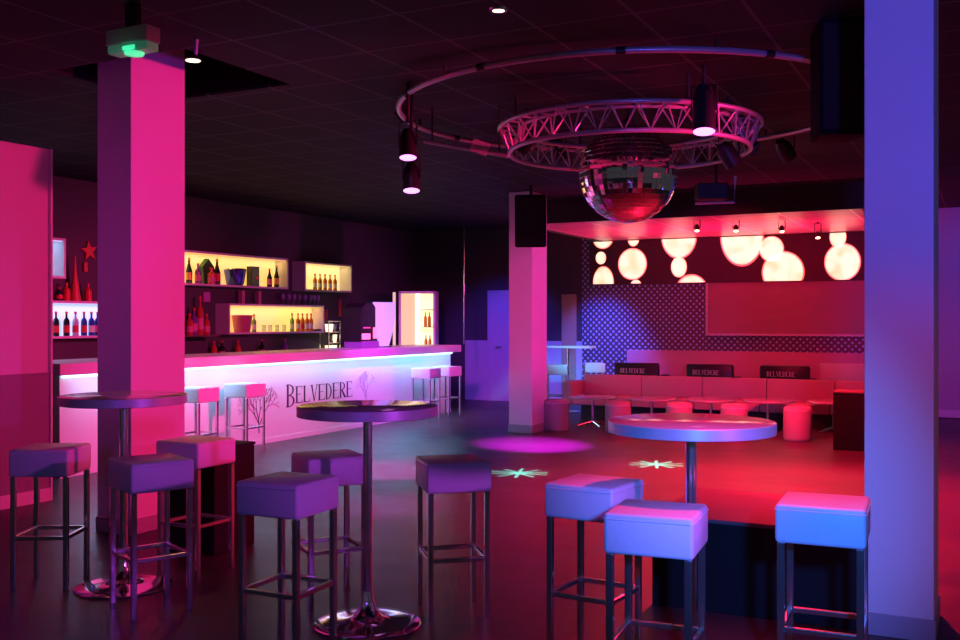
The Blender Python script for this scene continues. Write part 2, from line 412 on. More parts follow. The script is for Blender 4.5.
# ------------------------------------------------------------------ lettering
def glyph(ch, ht, wd):
    """condensed roman capitals as lists of outlines, box wd x ht"""
    k = wd*.20; t = ht*.035; sf = wd*.10
    R = lambda x0, z0, x1, z1: [(x0, z0), (x1, z0), (x1, z1), (x0, z1)]
    out = []
    def stem(x): out.append(R(x, 0, x+k, ht)); out.append(R(x-sf, 0, x+k+sf, t)); out.append(R(x-sf, ht-t, x+k+sf, ht))
    def bowl(x, z0, z1, w):
        n = 14; cz = (z0+z1)/2; rz = (z1-z0)/2
        for i in range(n):
            a0 = -pi/2+pi*i/n; a1 = -pi/2+pi*(i+1)/n
            o = lambda a: (x+w*cos(a), cz+rz*sin(a)); q = lambda a: (x+(w-k*.9)*max(0, cos(a)), cz+(rz-t)*sin(a))
            out.append([o(a0), o(a1), q(a1), q(a0)])
    x = sf
    if ch == 'B': stem(x); bowl(x+k, 0, ht*.53, wd-x-k); bowl(x+k, ht*.5, ht, (wd-x-k)*.88)
    if ch == 'D': stem(x); bowl(x+k, 0, ht, wd-x-k)
    if ch == 'E':
        stem(x); out.append(R(x+k, 0, wd, t)); out.append(R(x+k, ht-t, wd*.95, ht)); out.append(R(x+k, ht*.5, wd*.8, ht*.5+t))
        out.append([(wd, 0), (wd, ht*.2), (wd-t*1.2, t)]); out.append([(wd*.95, ht), (wd*.95-t*1.2, ht-t), (wd*.95, ht*.82)])
    if ch == 'L': stem(x); out.append(R(x+k, 0, wd, t)); out.append([(wd, 0), (wd, ht*.2), (wd-t*1.2, t)])
    if ch == 'V':
        m = wd*.52; out.append([(sf*.5, ht), (sf*.5+k, ht), (m+k*.3, 0), (m-k*.2, 0)]); out.append([(wd-k*.5, ht), (wd-k*.1, ht), (m+k*.3, 0), (m, 0)])
        out.append(R(-sf*.4, ht-t, sf+k*1.2, ht)); out.append(R(wd-k*1.0, ht-t, wd+sf*.4, ht))
    if ch == 'R': stem(x); bowl(x+k, ht*.48, ht, (wd-x-k)*.9); out.append([(x+k*1.1, ht*.5), (x+k*2.1, ht*.5), (wd+sf, 0), (wd-k, 0)])
    return out
def write(bm, word, x, z, ht, wd, gap, first=1.0, depth=(0, .002), plane='xz', sgn=1):
    for i, ch in enumerate(word):
        h = ht*first if i == 0 else ht; ww = wd*(1.2 if i == 0 and first > 1 else 1)
        dz = -(h-ht)*.55
        for poly in glyph(ch, h, ww): prism(bm, [(sgn*(x+a), z+dz+b) for a, b in poly], depth[0], depth[1], plane)
        x += ww+gap
    return x

# ------------------------------------------------------------------ the bar
BX = -8.0; Y0 = 6.76; Y1 = 14.62
bar = thing('bar_counter', 'long white bar counter with cyan lit edge, dark tree print and BELVEDERE lettering', 'bar counter', (BX, Y0, 0))
bar_l = lambda a, b, bev=0: box2(nb(), a, b, bev)
obj('front_panel', bar_l((-.08, 0, 0), (0, Y1-Y0, .985)), M['panel'], bar)
obj('end_panel', bar_l((-.62, 0, 0), (-.08, .04, .985)), M['black'], bar)
obj('back_panel', bar_l((-.62, .04, 0), (-.58, Y1-Y0, .985)), M['wood'], bar)
obj('end_panel', bar_l((-.58, Y1-Y0-.04, 0), (-.08, Y1-Y0, .985)), M['black'], bar)
obj('worktop', bar_l((-.70, -.12, 1.0), (.15, Y1-Y0+.1, 1.115), .006), M['white'], bar)
obj('light_strip', bar_l((.002, .02, .972), (.045, Y1-Y0-.02, .998)), M['strip_cyan'], bar)
obj('skirting', bar_l((0, 0, 0), (.006, Y1-Y0, .06)), M['panel'], bar)
# lettering: reads along +y seen from +x
y_b = at_x(286, 400, BX).y-Y0; y_e = at_x(352, 400, BX).y-Y0
gap = .018; wd = (y_e-y_b-.2*.15-8*gap)/9
lb = nb(); write(lb, 'BELVEDERE', y_b, .455, .215, wd, gap, 1.36, (.0, .003), 'yz')
obj('lettering', lb, M['ink'], bar)
def tree(bm, y, z, ang, ln, r, d, spread=.5):
    if d == 0 or ln < .02: return
    y1 = y+ln*cos(ang); z1 = z+ln*sin(ang)
    n = (-sin(ang)*r, cos(ang)*r)
    prism(bm, [(y+n[0], z+n[1]), (y-n[0], z-n[1]), (y1-n[0]*.7, z1-n[1]*.7), (y1+n[0]*.7, z1+n[1]*.7)], 0, .003, 'yz')
    for s in ((-1, 1) if d > 1 else (0,)):
        tree(bm, y1, z1, ang+s*random.uniform(.22, .55)*spread*2, ln*random.uniform(.68, .86), r*.68, d-1, spread)
tb = nb(); yt = at_x(259, 430, BX).y-Y0
tree(tb, yt, .14, pi/2+.05, .17, .0085, 7, .5); tree(tb, yt, .22, pi/2-.5, .16, .006, 6, .45); tree(tb, yt, .25, pi/2+.6, .14, .006, 6, .5)
obj('tree_print', tb, M['ink'], bar)
random.seed(11)
tb = nb(); yt = at_x(366, 400, BX).y-Y0
tree(tb, yt, .34, pi/2, .13, .006, 6, .5); tree(tb, yt, .40, pi/2+.5, .12, .005, 5, .5)
obj('tree_print', tb, M['inkfaint'], bar)

pp = at_x(464, 345, -8.15)
tag(obj('chrome_pole', tube(nb(), [(pp.x, pp.y, 1.115), (pp.x, pp.y, CH)], .014, 12), M['chrome'], None, True), 'thin chrome pole rising from the far end of the bar counter', 'pole')

# ------------------------------------------------------------------ high stools
def make_stool(label, group):
    t = thing('bar_stool', label, 'stool', (0, 0, 0), 0, group); s = .34; h = .80
    bm = nb(); box(bm, (0, 0, h-.0775), (s, s, .155), 0, .016, 3)
    seat = obj('seat', bm, M['leather'], t, True)
    bm = nb(); q = s/2+.001; tube(bm, [(q-.01, q, h-.022), (-q+.01, q, h-.022), (-q, q-.01, h-.022), (-q, -q+.01, h-.022), (-q+.01, -q, h-.022), (q-.01, -q, h-.022), (q, -q+.01, h-.022), (q, q-.01, h-.022)], .0025, 6, True)
    obj('seam', bm, M['leather'], seat)
    L = s/2-.022
    for sx in (-1, 1):
        for sy in (-1, 1):
            obj('leg', box(nb(), (sx*L, sy*L, (h-.155)/2), (.028, .028, h-.155), 0, .004), M['legmetal'], t)
    bm = nb()
    for a in (-1, 1):
        box(bm, (0, a*L, .30), (2*L-.028, .022, .022), 0, .003); box(bm, (a*L, 0, .30), (.022, 2*L-.028, .022), 0, .003)
    obj('footrest', bm, M['legmetal'], t)
    return t
stools = [
    (-4.84, 4.03, 27, 'high white-cushioned stool at the far left, in front of the pink partition wall'),
    (-3.95, 3.92, -23, 'high stool in front of the left pillar, overlapping the column of the left table'),
    (-4.34, 4.68, 0, 'high stool with bright pink cushion side, behind the left table beside the pillar'),
    (-2.89, 3.72, 2, 'high stool nearest to the left of the middle table, blue and purple sided cushion'),
    (-3.21, 4.49, -37, 'high stool behind the middle table, half hidden by its chrome column'),
    (-2.52, 4.63, -49, 'lone high stool right of the middle table with purple lit cushion front'),
    (-1.60, 4.29, -6, 'high stool left of the right table, partly hidden behind the nearest blue stool'),
    (-1.15, 3.77, 5, 'nearest high stool with bright blue cushion, in front of the right table'),
    (-.60, 4.25, 3, 'high stool with light blue cushion touching the right pillar in front of the black podium'),
]
G = 'high stools round the tall tables'
st0 = None
for i, (x, y, r, lab) in enumerate(stools):
    if i == 0: st0 = make_stool(lab, G); st0.location = (x, y, 0); st0.rotation_euler = (0, 0, radians(r))
    else: dup(st0, (x, y, 0), radians(r), lab, G)
G2 = 'stools along the bar'
for (px, r, lab) in ((197, 2, 'high stool at the near end of the bar beside the left pillar'), (245, 0, 'high stool at the bar in front of the dark tree print'),
                     (426, 0, 'left stool of the pair at the far end of the bar'), (447, -8, 'right stool of the pair at the far end of the bar')):
    p = at_x(px, 388, -7.64); dup(st0, (p.x, p.y, 0), radians(r), lab, G2)
G3 = 'stools by the dotted wall'
for (px, D, r, lab) in ((557, 16.3, 20, 'blue lit high stool beside the middle pillar under the small wall table'), (594, 17.0, 27, 'blue lit high stool against the dotted wall left of the black armchairs')):
    p = at(px, 360, D); dup(st0, (p.x, p.y, 0), radians(r), lab, G3)

# ------------------------------------------------------------------ tall round tables
def make_table(label):
    t = thing('high_table', label, 'table', (0, 0, 0), 0, 'tall round tables')
    top = obj('table_top', lathe(nb(), [(0, 1.10), (.347, 1.10), (.35, 1.098), (.35, 1.052), (.345, 1.05), (0, 1.05)], seg=64), M['tabletop'], t, True)
    obj('edge_band', lathe(nb(), [(.3505, 1.051), (.353, 1.053), (.353, 1.097), (.3505, 1.099)], seg=64), M['edge'], top, True)
    obj('column', lathe(nb(), [(.024, .10), (.024, 1.02), (.05, 1.035), (.05, 1.05)], seg=24), M['legmetal'], t, True)
    prof = [(.0, .0), (.265, .0), (.27, .006), (.262, .012), (.20, .018), (.12, .028), (.075, .045), (.048, .08), (.034, .12), (.025, .17), (0, .17)]
    obj('base', lathe(nb(), prof, seg=56), M['chrome'], t, True)
    return t
tp = [(123.5, 401, 5.74, 'tall round table on the left in front of the left pillar'), (367.5, 406, 5.03, 'tall round table in the middle with chrome trumpet base'),
      (691, 418, 4.28, 'tall round table on the right with pink and orange glowing top')]
t0 = None
for i, (px, py, D, lab) in enumerate(tp):
    p = at(px, py, D)
    if i == 0: t0 = make_table(lab); t0.location = (p.x, p.y, 0)
    else: dup(t0, (p.x, p.y, 0), 0, lab)
# small blue high table by the dotted wall
p = at(568, 346, 16.7)
wt = thing('wall_table', 'small tall table with thin blue lit top by the dotted wall', 'table', (p.x, p.y, 0), radians(0))
obj('table_top', box(nb(), (0, 0, 1.08), (.85, .4, .035), 0, .004), M['white'], wt)
obj('column', lathe(nb(), [(.022, .02), (.022, 1.0625)], seg=16), M['legmetal'], wt, True)
obj('base', lathe(nb(), [(0, 0), (.2, 0), (.2, .01), (.03, .03), (0, .03)], seg=28), M['legmetal'], wt, True)

# ------------------------------------------------------------------ black podium and black box
yf = 5.22
pd = thing('podium', 'large low black podium with glossy red lit top behind the right table stools', 'podium', (-.56, yf, 0))
pxl = at_y(652, 560, yf).x+.56
obj('body', box2(nb(), (pxl, 0, 0), (0, .95, .465), .004), M['blackwood'], pd)
obj('top', box2(nb(), (pxl-.005, -.005, .465), (0, .955, .485), .003), M['glossred'], pd)
# the right pillar stands at y>=5.2: podium stays in front of it
p = at(858, 450, 11.9)
bb = thing('black_box', 'black cube shaped box with red lit top on the dance floor beside the right pillar', 'box', (p.x, p.y, 0))
obj('body', box(nb(), (0, 0, .335), (.5, .5, .67), 0, .008), M['blackwood'], bb)
obj('top', box(nb(), (0, 0, .68), (.51, .51, .02), 0, .004), M['glossred'], bb)

p = at(212, 480, 6.75)
b2 = thing('black_box', 'black cube shaped box in the shade beside the left pillar behind the pink sided stool', 'box', (p.x, p.y, 0))
obj('body', box(nb(), (0, 0, .34), (.40, .40, .68), 0, .008), M['blackwood'], b2)
obj('top', box(nb(), (0, 0, .69), (.41, .41, .02), 0, .004), M['blackwood'], b2)

# ------------------------------------------------------------------ seating area
# long bench
bn = thing('bench', 'long red lit upholstered bench seen across the far side of the dance floor', 'bench', (-5.76, 14.45, 0))
LB = 4.75
obj('plinth', box2(nb(), (.1, .12, 0), (LB-.1, .6, .2)), M['black'], bn)
for i in range(5):
    a, b = LB*i/5, LB*(i+1)/5
    obj('seat_cushion', box2(nb(), (a+.004, 0, .22), (b-.004, .52, .36), .02), M['redleather'], bn, True)
    obj('back_cushion', box2(nb(), (a+.004, .5, .34), (b-.004, .66, .665), .012), M['redleather'], bn, True)
obj('armrest', box2(nb(), (-.16, 0, .22), (0, .66, .57), .02), M['redleather'], bn, True)
# wall bench
wb = thing('wall_bench', 'maroon upholstered bench running along the back wall behind the black armchairs', 'bench', (-5.73, 16.5, 0))
obj('seat', box2(nb(), (0, 0, .1), (4.4, .5, .44), .015), M['redleather'], wb, True)
obj('backrest', box2(nb(), (0, .46, .44), (4.4, .58, 1.0), .015), M['redleather'], wb, True)
p = at_y(820, 364, 15.9)
ps = thing('side_bench', 'pale violet bench back at the right end of the seating area', 'bench', (p.x, p.y, 0))
obj('backrest', box2(nb(), (0, 0, 0), (.95, .12, .87), .012), M['leather'], ps, True)
obj('seat', box2(nb(), (0, .12, 0), (.95, .5, .42), .012), M['leather'], ps, True)

# poufs
pf0 = None
for px, D, lab in ((556, 13.9, 'leftmost round pouf, right beside the middle pillar'), (618, 13.55, 'second round pouf from the left, behind the right table'), (679, 13.35, 'third round pouf, mostly hidden by the round table top'),
              (734, 13.1, 'fourth round pouf, right of the chrome table column'), (797.5, 12.75, 'rightmost round pouf, alone between the round table and the black box')):
    p = at(px, 430, D)
    if not pf0:
        pf0 = thing('pouf', lab, 'pouf', (p.x, p.y, 0), 0, 'round poufs in front of the bench')
        obj('body', lathe(nb(), [(0, .0), (.165, .0), (.172, .01), (.175, .03), (.175, .38), (.168, .41), (.15, .425), (0, .43)], seg=32), M['poufcloth'], pf0, True)
        obj('seam', lathe(nb(), [(.175, .378), (.178, .382), (.175, .386)], seg=32), M['leather'], pf0, True)
    else: dup(pf0, (p.x, p.y, 0), 0, lab)
# low tables
lt0 = None
for px, D, lab in ((593, 14.4, 'low round table at the left end of the bench with chrome foot'), (652, 14.1, 'low round table with orange lit top behind the round table top'), (711, 13.9, 'low round table in the middle of the bench row'),
              (768, 13.75, 'low round table with yellow lit top right of the fourth pouf'), (834, 13.6, 'low round table at the right end of the bench beside the black box')):
    p = at(px, 430, D)
    if not lt0:
        lt0 = thing('low_table', lab, 'table', (p.x, p.y, 0), 0, 'low round tables in front of the bench')
        obj('table_top', lathe(nb(), [(0, .405), (.34, .405), (.345, .41), (.345, .425), (.34, .43), (0, .43)], seg=40), M['tabletop'], lt0, True)
        obj('column', lathe(nb(), [(.022, .04), (.022, .405)], seg=14), M['chrome'], lt0, True)
        fb = nb()
        for k in range(4):
            a = pi/4+k*pi/2; tube(fb, [(0, 0, .07), (.1*cos(a), .1*sin(a), .05), (.24*cos(a), .24*sin(a), .014)], [.025, .02, .012], 8)
        obj('foot', fb, M['chrome'], lt0, True)
    else: dup(lt0, (p.x, p.y, 0), 0, lab)

# black armchairs with white lettering on the backs
def armchair(label):
    t = thing('armchair', label, 'armchair', (0, 0, 0), 0, 'black armchairs with white lettering')
    w = .74
    b = obj('backrest', box2(nb(), (-w/2, -.07, .2), (w/2, .07, .83), .03), M['blackleather'], t, True)
    lbm = nb(); L = .42; gp = .006; ww = (L-8*gp)/9
    write(lbm, 'BELVEDERE', -L/2-.05, .665, .075, ww, gp, 1.0, (-.074, -.069), 'xz')
    obj('lettering', lbm, M['whiteprint'], b)
    for s in (-1, 1):
        obj('armrest', box2(nb(), (s*w/2, .07, .12), (s*(w/2-.12), .62, .62), .025), M['blackleather'], t, True)
    obj('seat', box2(nb(), (-w/2+.12, .07, .12), (w/2-.12, .62, .42), .025), M['blackleather'], t, True)
    for sx in (-1, 1):
        for y in (.0, .55): obj('leg', box2(nb(), (sx*(w/2-.06)-.02, y-.02, 0), (sx*(w/2-.06)+.02, y+.02, .2)), M['black'], t)
    return t
ac0 = None
for px, lab in ((637, 'left black armchair with BELVEDERE in white on its back'), (710, 'middle black armchair with BELVEDERE in white on its back'), (785, 'right black armchair with BELVEDERE in white on its back')):
    p = at_y(px, 370, 15.75)
    if not ac0: ac0 = armchair(lab); ac0.location = (p.x, p.y, 0)
    else: dup(ac0, (p.x, p.y, 0), 0, lab)

# ------------------------------------------------------------------ back bar: lit shelf boxes
SX = -9.8   # front plane of the boxes
def shelf_box(name, label, ya, yb, z0, z1, lit, depth=.255):
    t = thing(name, label, 'shelf', (SX, ya, z0), 0, 'lit box shelves behind the bar')
    L = yb-ya; H = z1-z0; k = .028
    bm = nb(); box2(bm, (-depth, 0, 0), (0, L, k)); box2(bm, (-depth, 0, H-k), (0, L, H)); box2(bm, (-depth, 0, k), (0, k, H-k)); box2(bm, (-depth, L-k, k), (0, L, H-k))
    obj('frame', bm, M['shelfpaint'], t)
    obj('lit_back', box2(nb(), (-depth, k, k), (-depth+.015, L-k, H-k)), M[lit], t)
    obj('light_strip', box2(nb(), (-.05, k, H-k-.012), (-.03, L-k, H-k)), M[lit], t)
    col = {'lit_yellow': (1, .62, .15), 'lit_amber': (1, .7, .25), 'lit_blue': (.25, .6, 1)}[lit]
    area('shelf_box_light', (SX-.14, (ya+yb)/2, z1-k-.015), (SX-.14, (ya+yb)/2, z0), col, 1.0*L, .04, L-.1, 180, rot=(0, 0, 0))
    return t
y = lambda px: at_x(px, 300, SX).y
shelf_box('box_shelf', 'long yellow lit wall shelf box right of the left pillar, upper row', 9.55, y(288.4), 2.01, 2.49, 'lit_yellow')
shelf_box('box_shelf', 'small yellow lit wall shelf box with five amber bottles, upper row', y(305), y(352), 2.0, 2.475, 'lit_amber')
shelf_box('box_shelf', 'cyan lit wall shelf box at the far left, upper row', 7.3, y(66), 2.02, 2.5, 'lit_blue')
shelf_box('box_shelf', 'long yellow lit wall shelf box above the back counter, lower row', y(229), y(324.4), 1.32, 1.77, 'lit_yellow')
shelf_box('box_shelf', 'long pale blue lit wall shelf box left of the left pillar, lower row', 7.3, 9.75, 1.31, 1.76, 'lit_blue')

# back counter
bc = thing('back_counter', 'dark wooden counter along the wall behind the bar', 'counter', (SX+.22, 7.0, 0))
obj('body', box2(nb(), (-.45, 0, 0), (.0, 7.5, .92)), M['wood'], bc)
obj('worktop', box2(nb(), (-.47, -.02, .92), (.03, 7.52, .96)), M['steel'], bc)
for i in range(9):
    dd = obj('door', box2(nb(), (0, .05+i*.82, .08), (.018, .82+i*.82, .88)), M['wood'], bc)
    obj('handle', box2(nb(), (.018, .4+i*.82, .8), (.03, .5+i*.82, .812)), M['chrome'], dd)

# bottles
GL = {'green': mat('green_glass', (.015, .06, .02), .12), 'amber': mat('amber_glass', (.65, .22, .03), .15), 'clear': mat('pale_glass', (.55, .62, .6), .1),
      'red': mat('red_glass', (.55, .05, .04), .15), 'dark': mat('dark_glass', (.015, .012, .02), .12), 'blue': mat('blue_glass', (.03, .07, .35), .12), 'purple': mat('purple_glass', (.2, .06, .3), .15)}
LB_ = {'white': mat('white_label', (.7, .7, .65), .6), 'red': mat('red_label', (.6, .03, .03), .5), 'gold': mat('gold_label', (.6, .4, .1), .4, .5), 'pink': mat('pink_label', (.7, .15, .3), .5)}
CN = {'green': 'dark green', 'amber': 'amber', 'clear': 'pale', 'red': 'red', 'dark': 'black', 'blue': 'dark blue', 'purple': 'purple'}
proto = {}
def bottle(p, h, r, glass, lab, label, group, kind='spirit'):
    key = (glass, lab, kind)
    if key not in proto:
        t = thing('bottle', label, 'bottle', p, 0, group)
        if kind == 'spirit': pr = [(0, 0), (.95, 0), (1, .02), (1, .58), (.85, .66), (.38, .74), (.33, .78), (.33, .93), (0, .93)]
        elif kind == 'champagne': pr = [(0, 0), (.95, 0), (1, .02), (1, .45), (.92, .52), (.6, .66), (.36, .78), (.32, .93), (0, .93)]
        else: pr = [(0, 0), (1, 0), (1.05, .05), (1.05, .55), (.7, .7), (.35, .75), (.3, .92), (0, .92)]
        obj('glass', lathe(nb(), [(a, b) for a, b in pr], seg=16), GL[glass], t, True)
        obj('label', lathe(nb(), [(1.01, .14), (1.02, .145), (1.02, .42), (1.01, .425)], seg=16), LB_[lab], t, True)
        obj('cap', lathe(nb(), [(0, .9), (.42, .9), (.42, 1), (0, 1)], seg=12), LB_['gold' if kind == 'champagne' else 'red'], t, True)
        t.scale = (r, r, h); proto[key] = t
    else: dup(proto[key], p, 0, label, group, (r, r, h))
def shelf_bottle(px, ybase_z, h, r, glass, lab, label, group, kind='spirit', off=.12):
    q = at_x(px, 300, SX-off); bottle((SX-off, q.y, ybase_z), h, r, glass, lab, label, group, kind)
zU = 2.01+.028; zL = 1.32+.028; zB = 1.31+.028
g = 'bottles in the long upper shelf box'
shelf_bottle(189, zU, .36, .045, 'green', 'gold', 'dark champagne bottle leftmost in the long upper yellow box', g, 'champagne')
shelf_bottle(198, zU, .29, .045, 'purple', 'pink', 'bottle with pink label, second in the long upper yellow box', g)
shelf_bottle(211.5, zU, .24, .06, 'red', 'pink', 'short red bottle in front of the green case in the upper yellow box', g, off=.08)
shelf_bottle(217, zU, .37, .05, 'dark', 'red', 'tall dark bottle just right of the green case in the upper box', g, 'champagne', .1)
shelf_bottle(269.5, zU, .29, .042, 'dark', 'pink', 'left of the two champagne bottles at the right end of the upper box', g, 'champagne')
shelf_bottle(276.5, zU, .34, .042, 'green', 'gold', 'right of the two champagne bottles at the right end of the upper box', g, 'champagne')
q = at_x(206.5, 280, SX-.17)
gc = thing('bottle_case', 'green hexagonal gift case in the long upper yellow box', 'case', (SX-.17, q.y, zU))
obj('body', prism(nb(), [(-.085, 0), (.085, 0), (.12, .25), (0, .37), (-.12, .25)], -.04, .04, 'yz'), mat('green_case', (.02, .10, .03), .4), gc)
obj('emblem', lathe(nb(), [(0, 0), (.03, 0), (.03, .006), (0, .006)], (.04, .0, .12), 16, Matrix.Rotation(pi/2, 4, 'Y')), LB_['gold'], gc)
q = at_x(235, 280, SX-.13)
ib = thing('ice_bucket', 'wide dark ice bucket with blue reflections in the long upper yellow box', 'bucket', (SX-.13, q.y, zU))
obj('bowl', lathe(nb(), [(0, 0), (.11, 0), (.13, .03), (.165, .23), (.18, .24), (.165, .245), (.12, .05), (0, .04)], seg=32), mat('blue_metal', (.10, .12, .5), .15, .8), ib, True)
obj('rim', lathe(nb(), [(.168, .228), (.182, .235), (.168, .25)], seg=32), M['chrome'], ib, True)
q = at_x(253, 280, SX-.12)
gb = thing('gift_box', 'tall black square gift box with a red dot in the upper yellow box', 'box', (SX-.12, q.y, zU))
obj('body', box(nb(), (0, 0, .15), (.1, .18, .30), 0, .003), GL['dark'], gb)
obj('emblem', lathe(nb(), [(0, 0), (.028, 0), (.028, .004), (0, .004)], (.05, .02, .13), 16, Matrix.Rotation(pi/2, 4, 'Y')), mat('red_emblem', (.8, .08, .02), .5), gb)
g = 'amber bottles in the small upper shelf box'
for i, px in enumerate((315, 320, 325, 330, 335)):
    shelf_bottle(px, 2.028, .27, .034, 'amber', 'white', 'amber bottle, %s of five in the small upper shelf box' % ('leftmost', 'second', 'middle', 'fourth', 'rightmost')[i], g)
q = at_x(240, 325, SX-.14)
pb = thing('bucket', 'wide pinkish bucket at the left end of the lower yellow box', 'bucket', (SX-.10, q.y, zL))
obj('body', lathe(nb(), [(0, 0), (.115, 0), (.12, .01), (.155, .25), (.148, .25), (.11, .02), (0, .02)], seg=32), mat('pink_bucket', (.55, .12, .22), .35), pb, True)
obj('rim', lathe(nb(), [(.152, .245), (.16, .25), (.152, .256)], seg=32), mat('pink_rim', (.6, .2, .3), .35), pb, True)
g = 'bottles in the long lower shelf box'
names = {254: 'green bottle beside the pinkish bucket in the lower yellow box', 292: 'pale green bottle left of the four amber bottles in the lower box', 298: 'first of four amber bottles at the right of the lower yellow box',
         302.5: 'second of four amber bottles at the right of the lower yellow box', 307: 'third of four amber bottles at the right of the lower yellow box', 311: 'fourth of four amber bottles at the right of the lower yellow box'}
GL['lime'] = mat('lime_glass', (.25, .6, .12), .15)
for px, lab in names.items():
    shelf_bottle(px, zL, .27 if px == 254 else .29, .036, 'lime' if px in (254, 292) else 'amber', 'white' if px != 302.5 else 'red', lab, g)
for i, px in enumerate((264, 270, 277, 284)):
    q = at_x(px, 325, SX-.15)
    o = obj('glass_tumbler', lathe(nb(), [(0, 0), (.03, 0), (.035, .11), (.031, .11), (.027, .006), (0, .006)], seg=16), M['glass'], None, True)
    o.location = (SX-.15, q.y, zL); tag(o, 'clear tumbler in the lower yellow box, %s from the pinkish bucket' % ('first', 'second', 'third', 'fourth')[i], 'glass', 'tumblers in the lower box')
q = at_x(317, 331, SX-.1)
o = obj('tray', box(nb(), (0, 0, .015), (.12, .14, .03), 0, .004), M['black'], None); o.location = (SX-.1, q.y, zL); tag(o, 'small flat black tray at the right end of the lower yellow box', 'tray')
g = 'bottles in the pale blue shelf box'
for i, (px, gl, lb2) in enumerate(((56, 'dark', 'red'), (66.5, 'dark', 'red'), (75.5, 'clear', 'red'), (84, 'blue', 'red'), (91.5, 'blue', 'white'), (97.5, 'blue', 'pink'))):
    shelf_bottle(px, zB, .295, .037, gl, lb2, 'slim bottle, %s from the left in the pale blue lower shelf box' % ('first', 'second', 'third and clear', 'fourth', 'fifth', 'sixth')[i], g)
g = 'bottles on top of the shelf boxes'
zt = 1.76
for px, h, gl, lab in ((59, .16, 'dark', 'small dark bottle on top of the blue shelf box beside the partition'), (66.5, .22, 'red', 'red bottle on top of the blue shelf box under the cyan box'), (88, .22, 'red', 'red bottle under the star beside the left pillar')):
    shelf_bottle(px, zt, h, .045, gl, 'red', lab, g, off=.12)
q = at_x(75, 290, SX-.14); o = obj('cone_ornament', lathe(nb(), [(0, 0), (.07, 0), (.07, .02), (.02, .35), (.008, .55), (0, .55)], seg=16), M['star'], None, True); o.location = (SX-.14, q.y, zt)
tag(o, 'tall slim reddish cone standing on the blue shelf box', 'ornament')
q = at_x(89.5, 251, LW+.03); pts = []
for k in range(10):
    a = pi/2+k*pi/5+.15; r = .13 if k % 2 == 0 else .055; pts.append((r*cos(a), r*sin(a)))
o = obj('star_ornament', prism(nb(), pts, -.015, .015, 'yz'), M['star'], None); o.location = (LW+.016, q.y, q.z); tag(o, 'red five pointed star on the dark wall left of the left pillar', 'ornament')
q = at_x(85, 267, LW+.02); o = obj('wall_ornament', box(nb(), (0, 0, 0), (.04, .05, .12), 0, .006), M['star'], None); o.location = (LW+.021, q.y, q.z); tag(o, 'small red block on the dark wall below the star', 'ornament')
# right of the left pillar
g = 'bottles left of the lower yellow shelf box'
sh = obj('wall_shelf', box2(nb(), (LW, 0, 1.30), (LW+.35, 1.0, 1.32)), M['wood'], None); sh.location = (0, 9.95, 0); tag(sh, 'dark wooden wall shelf with red bottles right of the left pillar', 'shelf')
for px, h, gl, lab in ((189.5, .30, 'red', 'red bottle nearest the left pillar on the dark wall shelf'), (194, .38, 'purple', 'purple bottle on the dark wall shelf beside the pillar'), (200, .55, 'red', 'tall red bottle on the dark wall shelf'), (206.5, .3, 'red', 'short red bottle at the right of the dark wall shelf')):
    q = at_x(px, 320, SX-.12); bottle((SX-.12, q.y, 1.32), h, .05, gl, 'pink', lab, g)
q = at_x(207, 297, LW+.02); o = obj('square_sign', box(nb(), (0, 0, 0), (.02, .14, .14), 0, .003), mat('purple_sign', (.45, .10, .45), .5), None); o.location = (LW+.011, q.y, q.z); tag(o, 'small purple square sign on the wall under the upper yellow box', 'sign')
# glasses on top of the lower yellow box
wg0 = None
for i, px in enumerate((283, 288.5, 294, 299.5, 305, 310.5, 314, 318)):
    q = at_x(px, 300, SX-.12)
    if not wg0:
        wg0 = obj('wine_glass', lathe(nb(), [(0, 0), (.03, 0), (.03, .004), (.005, .01), (.005, .07), (.028, .09), (.034, .13), (.028, .17), (.026, .17), (.031, .13), (.02, .09), (0, .08)], seg=14), mat('violet_glassware', (.35, .2, .5), .1), None, True)
        tag(wg0, '', 'glass', 'stem glasses on the lower yellow box'); o = wg0
    else: o = wg0.copy(); C.objects.link(o)
    o.location = (SX-.12, q.y, 1.77); o['label'] = 'stem glass on top of the lower yellow box, %s from the left' % ('first', 'second', 'third', 'fourth', 'fifth', 'sixth', 'seventh', 'eighth')[i]
for px, lab in ((241.5, 'slim pink carton standing under the long upper box, left one'), (258, 'slim pink carton standing under the long upper box, right one')):
    q = at_x(px, 296, SX-.15); o = obj('carton', box(nb(), (0, 0, .1), (.08, .06, .2), 0, .003), mat('pink_carton', (.5, .2, .28), .5), None); o.location = (SX-.15, q.y, 1.77); tag(o, lab, 'carton', 'cartons on the lower yellow box')
# things on the back counter
g = 'bottles on the back counter'
for i, (px, gl) in enumerate(((214, 'red'), (222, 'dark'), (238, 'red'), (262, 'dark'), (285, 'purple'))):
    q = at_x(px, 345, SX-.15); bottle((SX-.15, q.y, .96), .27, .045, gl, 'red' if gl != 'dark' else 'pink', 'bottle under the lower yellow box on the back counter, %s from the left' % ('first', 'second', 'third', 'fourth', 'fifth')[i], g)
q = at_x(330, 340, SX-.1)
gr = thing('glass_rack', 'tall rack of sparkling bright glasses right of the lower yellow box', 'rack', (SX-.1, q.y, .96))
rb = nb()
for z in (0, .18, .36, .54): box(rb, (0, 0, z+.006), (.2, .34, .012))
for a in (-.165, .165):
    for b in (-.09, .09): box(rb, (b, a, .28), (.012, .012, .56))
obj('frame', rb, M['chrome'], gr)
M['sparkle'] = emat('glowing_glassware', (1, .8, .5), 1.6)  # glasses glow by themselves in place of glints of light
for z in (.012, .192, .372):
    for a in (-.11, 0, .11): obj('glass', lathe(nb(), [(0, 0), (.025, 0), (.04, .13), (.036, .13), (.02, .01), (0, .01)], (0.02, a, z), 14), M['sparkle'] if (a+z) % .05 < .03 else M['glass'], gr, True)
